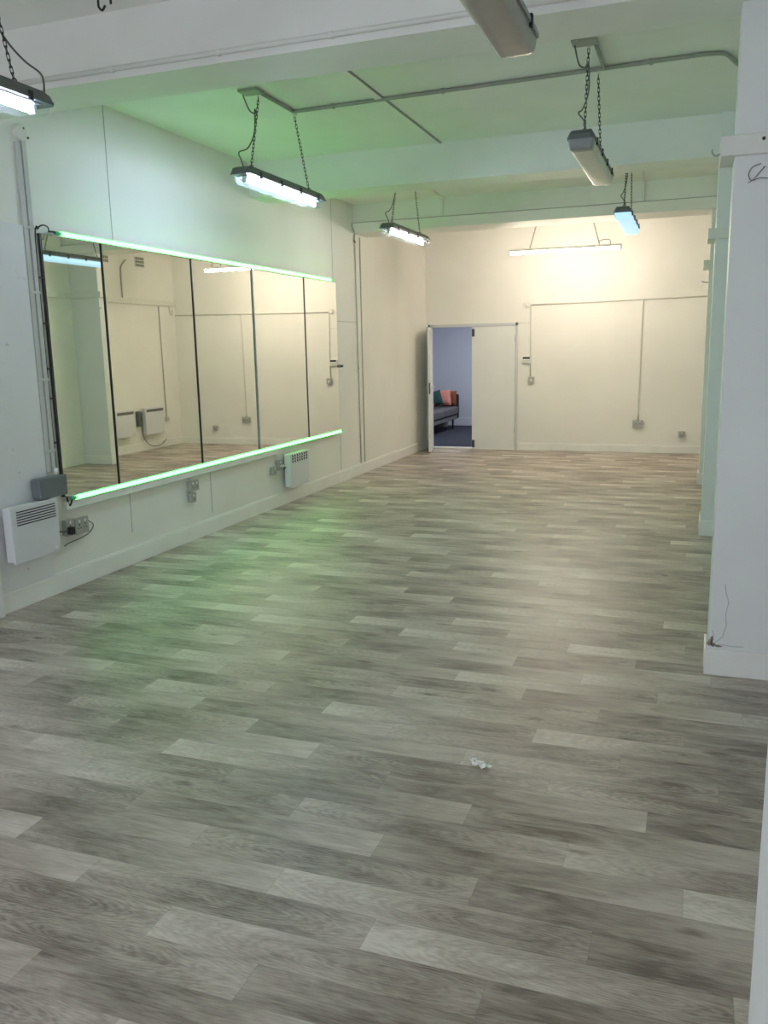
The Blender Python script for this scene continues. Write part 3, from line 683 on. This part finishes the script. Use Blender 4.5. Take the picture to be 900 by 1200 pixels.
lamp(XA, 6.06, 'lit clear covered lamp on dark chains above the mirrors', 'clear', tube_key='tubeA', hook_y=(5.74, 6.32), cable_path=near_cable(XA, 6.06-.645, 5.74))
lamp(XB_, 6.02, 'unlit frosted lamp with a grey end, on chains right of the ceiling centre', 'frosted', hook_y=(5.66, 6.20), cable_path=near_cable(XB_, 6.02-.645, 5.66))
lamp(XA, 9.02, 'slim lit lamp before the far beam, left of the warm tube', 'half', tube_key='tubeC', hook_y=(8.75, 9.32), cable_path=near_cable(XA, 9.02-.645, 8.75))
lamp(XB_, 9.08, 'bluish glowing lamp in front of the far beam, right of the warm tube', 'blue', tube_key='tubeD', hook_y=(8.80, 9.38), cable_path=near_cable(XB_, 9.08-.645, 8.80))
y1 = 3.52
lamp(XA, 3.52-.645, 'lit clear covered lamp cut off by the left picture edge', 'clear', zt=2.85, tube_key='tubeE', hook_y=(2.62, 3.22),
     cable_path=[(XA+.02, y1+.0, 2.86), (XA+.03, y1-.02, 2.93), (XA+.01, y1-.10, 2.97), (XA, y1-.18, 3.02), (XA-.01, y1-.3, 3.12), (XA+.0, y1-.5, 3.12), (XA+.01, y1-.62, 3.05), (XA, y1-.72, 2.89)])
y1 = 3.33
lamp(XB_+.03, 3.33-.645, 'unlit dusty grey lamp cut off by the top of the picture', 'grey', zt=2.785, hook_y=(2.40, 2.96),
     cable_path=[(XB_+.10, y1-.02, 2.86), (XB_+.085, y1-.06, 2.90), (XB_+.09, y1-.16, 2.93), (XB_+.08, y1-.28, 2.95), (XB_+.04, y1-.36, 3.02), (XB_, y1-.4, 3.2), (XB_, y1-.38, ZC-.02)])
# ceiling plates where the chains of the second bay start
for x, yt, lb in ((XA, 5.66, 'small dark plate on the ceiling above the lit mirror lamp'), (XB_, 5.58, 'small dark plate on the ceiling above the frosted lamp')):
    tag(MB().box(x-.09, x+.06, yt-.06, yt+.06, ZC-.02, ZC).build('ceiling_plate', M['conduit'], bevel=.004), lb, 'plate', 'ceiling plates')
tag(MB().tube(spline([(-2.94, 3.97, ZC), (-2.94, 3.97, ZC-.04), (-2.92, 3.97, ZC-.06), (-2.90, 3.97, ZC-.04)]), .006, 6).tube([(-2.88, 3.99, ZC), (-2.88, 3.99, ZC-.03)], .006, 6).build('ceiling_hook', M['chain']), 'empty dark hook in the ceiling before the first beam', 'hook')

# warm batten in the far bay
t = thing('batten_lamp', 'long warm white tube lamp hanging before the end wall', 'ceiling lamp', (-1.725, 12.0, 2.86))
MB().box(-2.475, -.975, 11.975, 12.025, 2.905, 2.935).build('housing', M['gloss'], t, bevel=.004)
MB().tube([(-2.45, 12.0, 2.888), (-1.0, 12.0, 2.888)], .019, 12).build('tube', M['batten'], t)
e = MB()
for x in (-2.475, -1.0): e.box(x, x+.025, 11.98, 12.02, 2.868, 2.906)
build_each(e, 'lamp_holder', M['gloss'], t, bevel=.003)
for xb, xt in ((-2.19, -2.05), (-1.26, -1.40)): chain(t, (xb, 12.0, 2.935), (xt, 12.0, ZC-.003))
MB().tube(spline([(-1.27, 11.99, 2.98), (-1.2, 11.99, 3.0), (-1.13, 11.99, 2.99), (-1.12, 11.99, 2.935)]), .005, 6).build('flex', M['cable'], t)

# ------------------------------------------------------------------ paper scrap on the floor
pm = MB(); rr = random.Random(5)
for (cx, cy, w, h, a, lift) in ((-.745, 3.07, .030, .014, .5, .014), (-.722, 3.045, .034, .016, -.4, .020), (-.70, 3.055, .022, .010, .2, .012), (-.765, 3.085, .016, .010, 1.0, .016)):
    n = 7; g = []
    for i in range(n):
        for j in range(4):
            u_ = (i/(n-1)-.5)*2; v_ = (j/3-.5)*2
            px, py = u_*w+rr.uniform(-.003, .003), v_*h+rr.uniform(-.003, .003)
            px *= .8; py *= .8; lift_ = lift*.9
            g.append((cx+px*math.cos(a)-py*math.sin(a), cy+px*math.sin(a)+py*math.cos(a), .0005+lift_*abs(math.sin(u_*2.3+v_))+rr.uniform(0, .003)))
    fs = [(i*4+j, (i+1)*4+j, (i+1)*4+j+1, i*4+j+1) for i in range(n-1) for j in range(3)]
    k0 = len(g); g2 = [(p[0], p[1], p[2]+.0008) for p in g]
    pm.add(g, fs); pm.add(g2, fs)
tag(pm.build('paper_scrap', M['paper']), 'torn scrap of white paper lying alone on the vinyl floor', 'paper')

# ------------------------------------------------------------------ sofa beyond the door
sf = thing('sofa', 'dark sofa with grey seat seen through the open door', 'sofa', (-4.9, 16.0, 0))
MB().box(-5.38, -4.52, 16.92, 17.04, .20, .70).build('arm', M['sofabody'], sf, bevel=.035, seg=3)
MB().box(-5.38, -4.52, 14.84, 14.96, .20, .70).build('arm', M['sofabody'], sf, bevel=.035, seg=3)
MB().box(-5.38, -5.22, 14.96, 16.92, .20, .80).build('backrest', M['sofabody'], sf, bevel=.04, seg=3)
MB().box(-5.22, -4.53, 14.96, 16.92, .20, .285).build('base_rail', M['sofarail'], sf, bevel=.015)
for y0_, y1_ in ((14.97, 15.93), (15.95, 16.91)): MB().box(-5.22, -4.50, y0_, y1_, .29, .46).build('seat_cushion', M['sofaseat'], sf, bevel=.045, seg=4)
for x in (-5.28, -4.60):
    for y in (15.02, 16.82): MB().tube([(x, y, .20), (x, y, .0)], [.022, .014], 8).build('leg', M['sofabody'], sf)
def cushion(label, m_, c, size, rx, rz, tilt):
    n = 10; mb = MB(); v = []; R_ = Matrix.Rotation(rz, 3, 'Z') @ Matrix.Rotation(tilt, 3, 'Y') @ Matrix.Rotation(rx, 3, 'X')
    for sg in (1, -1):
        for i in range(n+1):
            for j in range(n+1):
                a, b_ = i/n*2-1, j/n*2-1
                th = .065*((1-a**4)*(1-b_**4))**.6
                pinch = 1-.10*(1-abs(a*b_))*.6*(abs(a)**4+abs(b_)**4)
                v.append(Vector(c)+R_ @ Vector((sg*th, a*size/2*pinch, b_*size/2*pinch)))
    f = []
    for s_ in range(2):
        o_ = s_*(n+1)**2
        for i in range(n):
            for j in range(n): f.append((o_+i*(n+1)+j, o_+(i+1)*(n+1)+j, o_+(i+1)*(n+1)+j+1, o_+i*(n+1)+j+1))
    mb.add(v, f, True)
    return tag(mb.build('cushion', m_), label, 'cushion', 'cushions on the sofa')
cushion('dark green square cushion on the sofa beyond the door', M['cgreen'], (-4.77, 16.10, .650), .30, .25, -1.2, -.2)
cushion('pink square cushion behind the dark green one', M['cpink'], (-4.72, 16.52, .645), .32, .1, -1.45, -.18)
cushion('red and white cushion low beside the dark green one', M['credw'], (-4.84, 15.86, .60), .22, .3, -1.3, -.2)
cushion('rust coloured cushion against the sofa arm', M['crust'], (-4.66, 16.78, .625), .30, .0, -1.5, -.10)
pl = thing('potted_plant', 'small pale green plant behind the sofa arm', 'plant', (-4.95, 17.30, 0))
rings = [[(-4.95+r_*math.cos(a), 17.30+r_*math.sin(a), z) for a in [2*math.pi*k_/16 for k_ in range(16)]] for z, r_ in ((0, .10), (.30, .14), (.30, .12), (.27, .12))]
MB().loft(rings).build('pot', M['pot'], pl)
lf = MB(); rl_ = random.Random(2)
for k_ in range(16):
    a = k_*2.4; ln_ = rl_.uniform(.10, .20); top = rl_.uniform(.50, .66)
    p = spline([(-4.95, 17.30, .26), (-4.95+.05*math.cos(a), 17.30+.05*math.sin(a), top-.1), (-4.95+ln_*math.cos(a), 17.30+ln_*math.sin(a), top+.06)], 4)
    lf.tube(p, [.004+.016*math.sin(math.pi*q/(len(p)-1)) for q in range(len(p))], 6)
lf.build('leaves', M['leaf'], pl)

bpy.context.view_layer.update()
for o in ALL:
    if '_o' in o: del o['_o']
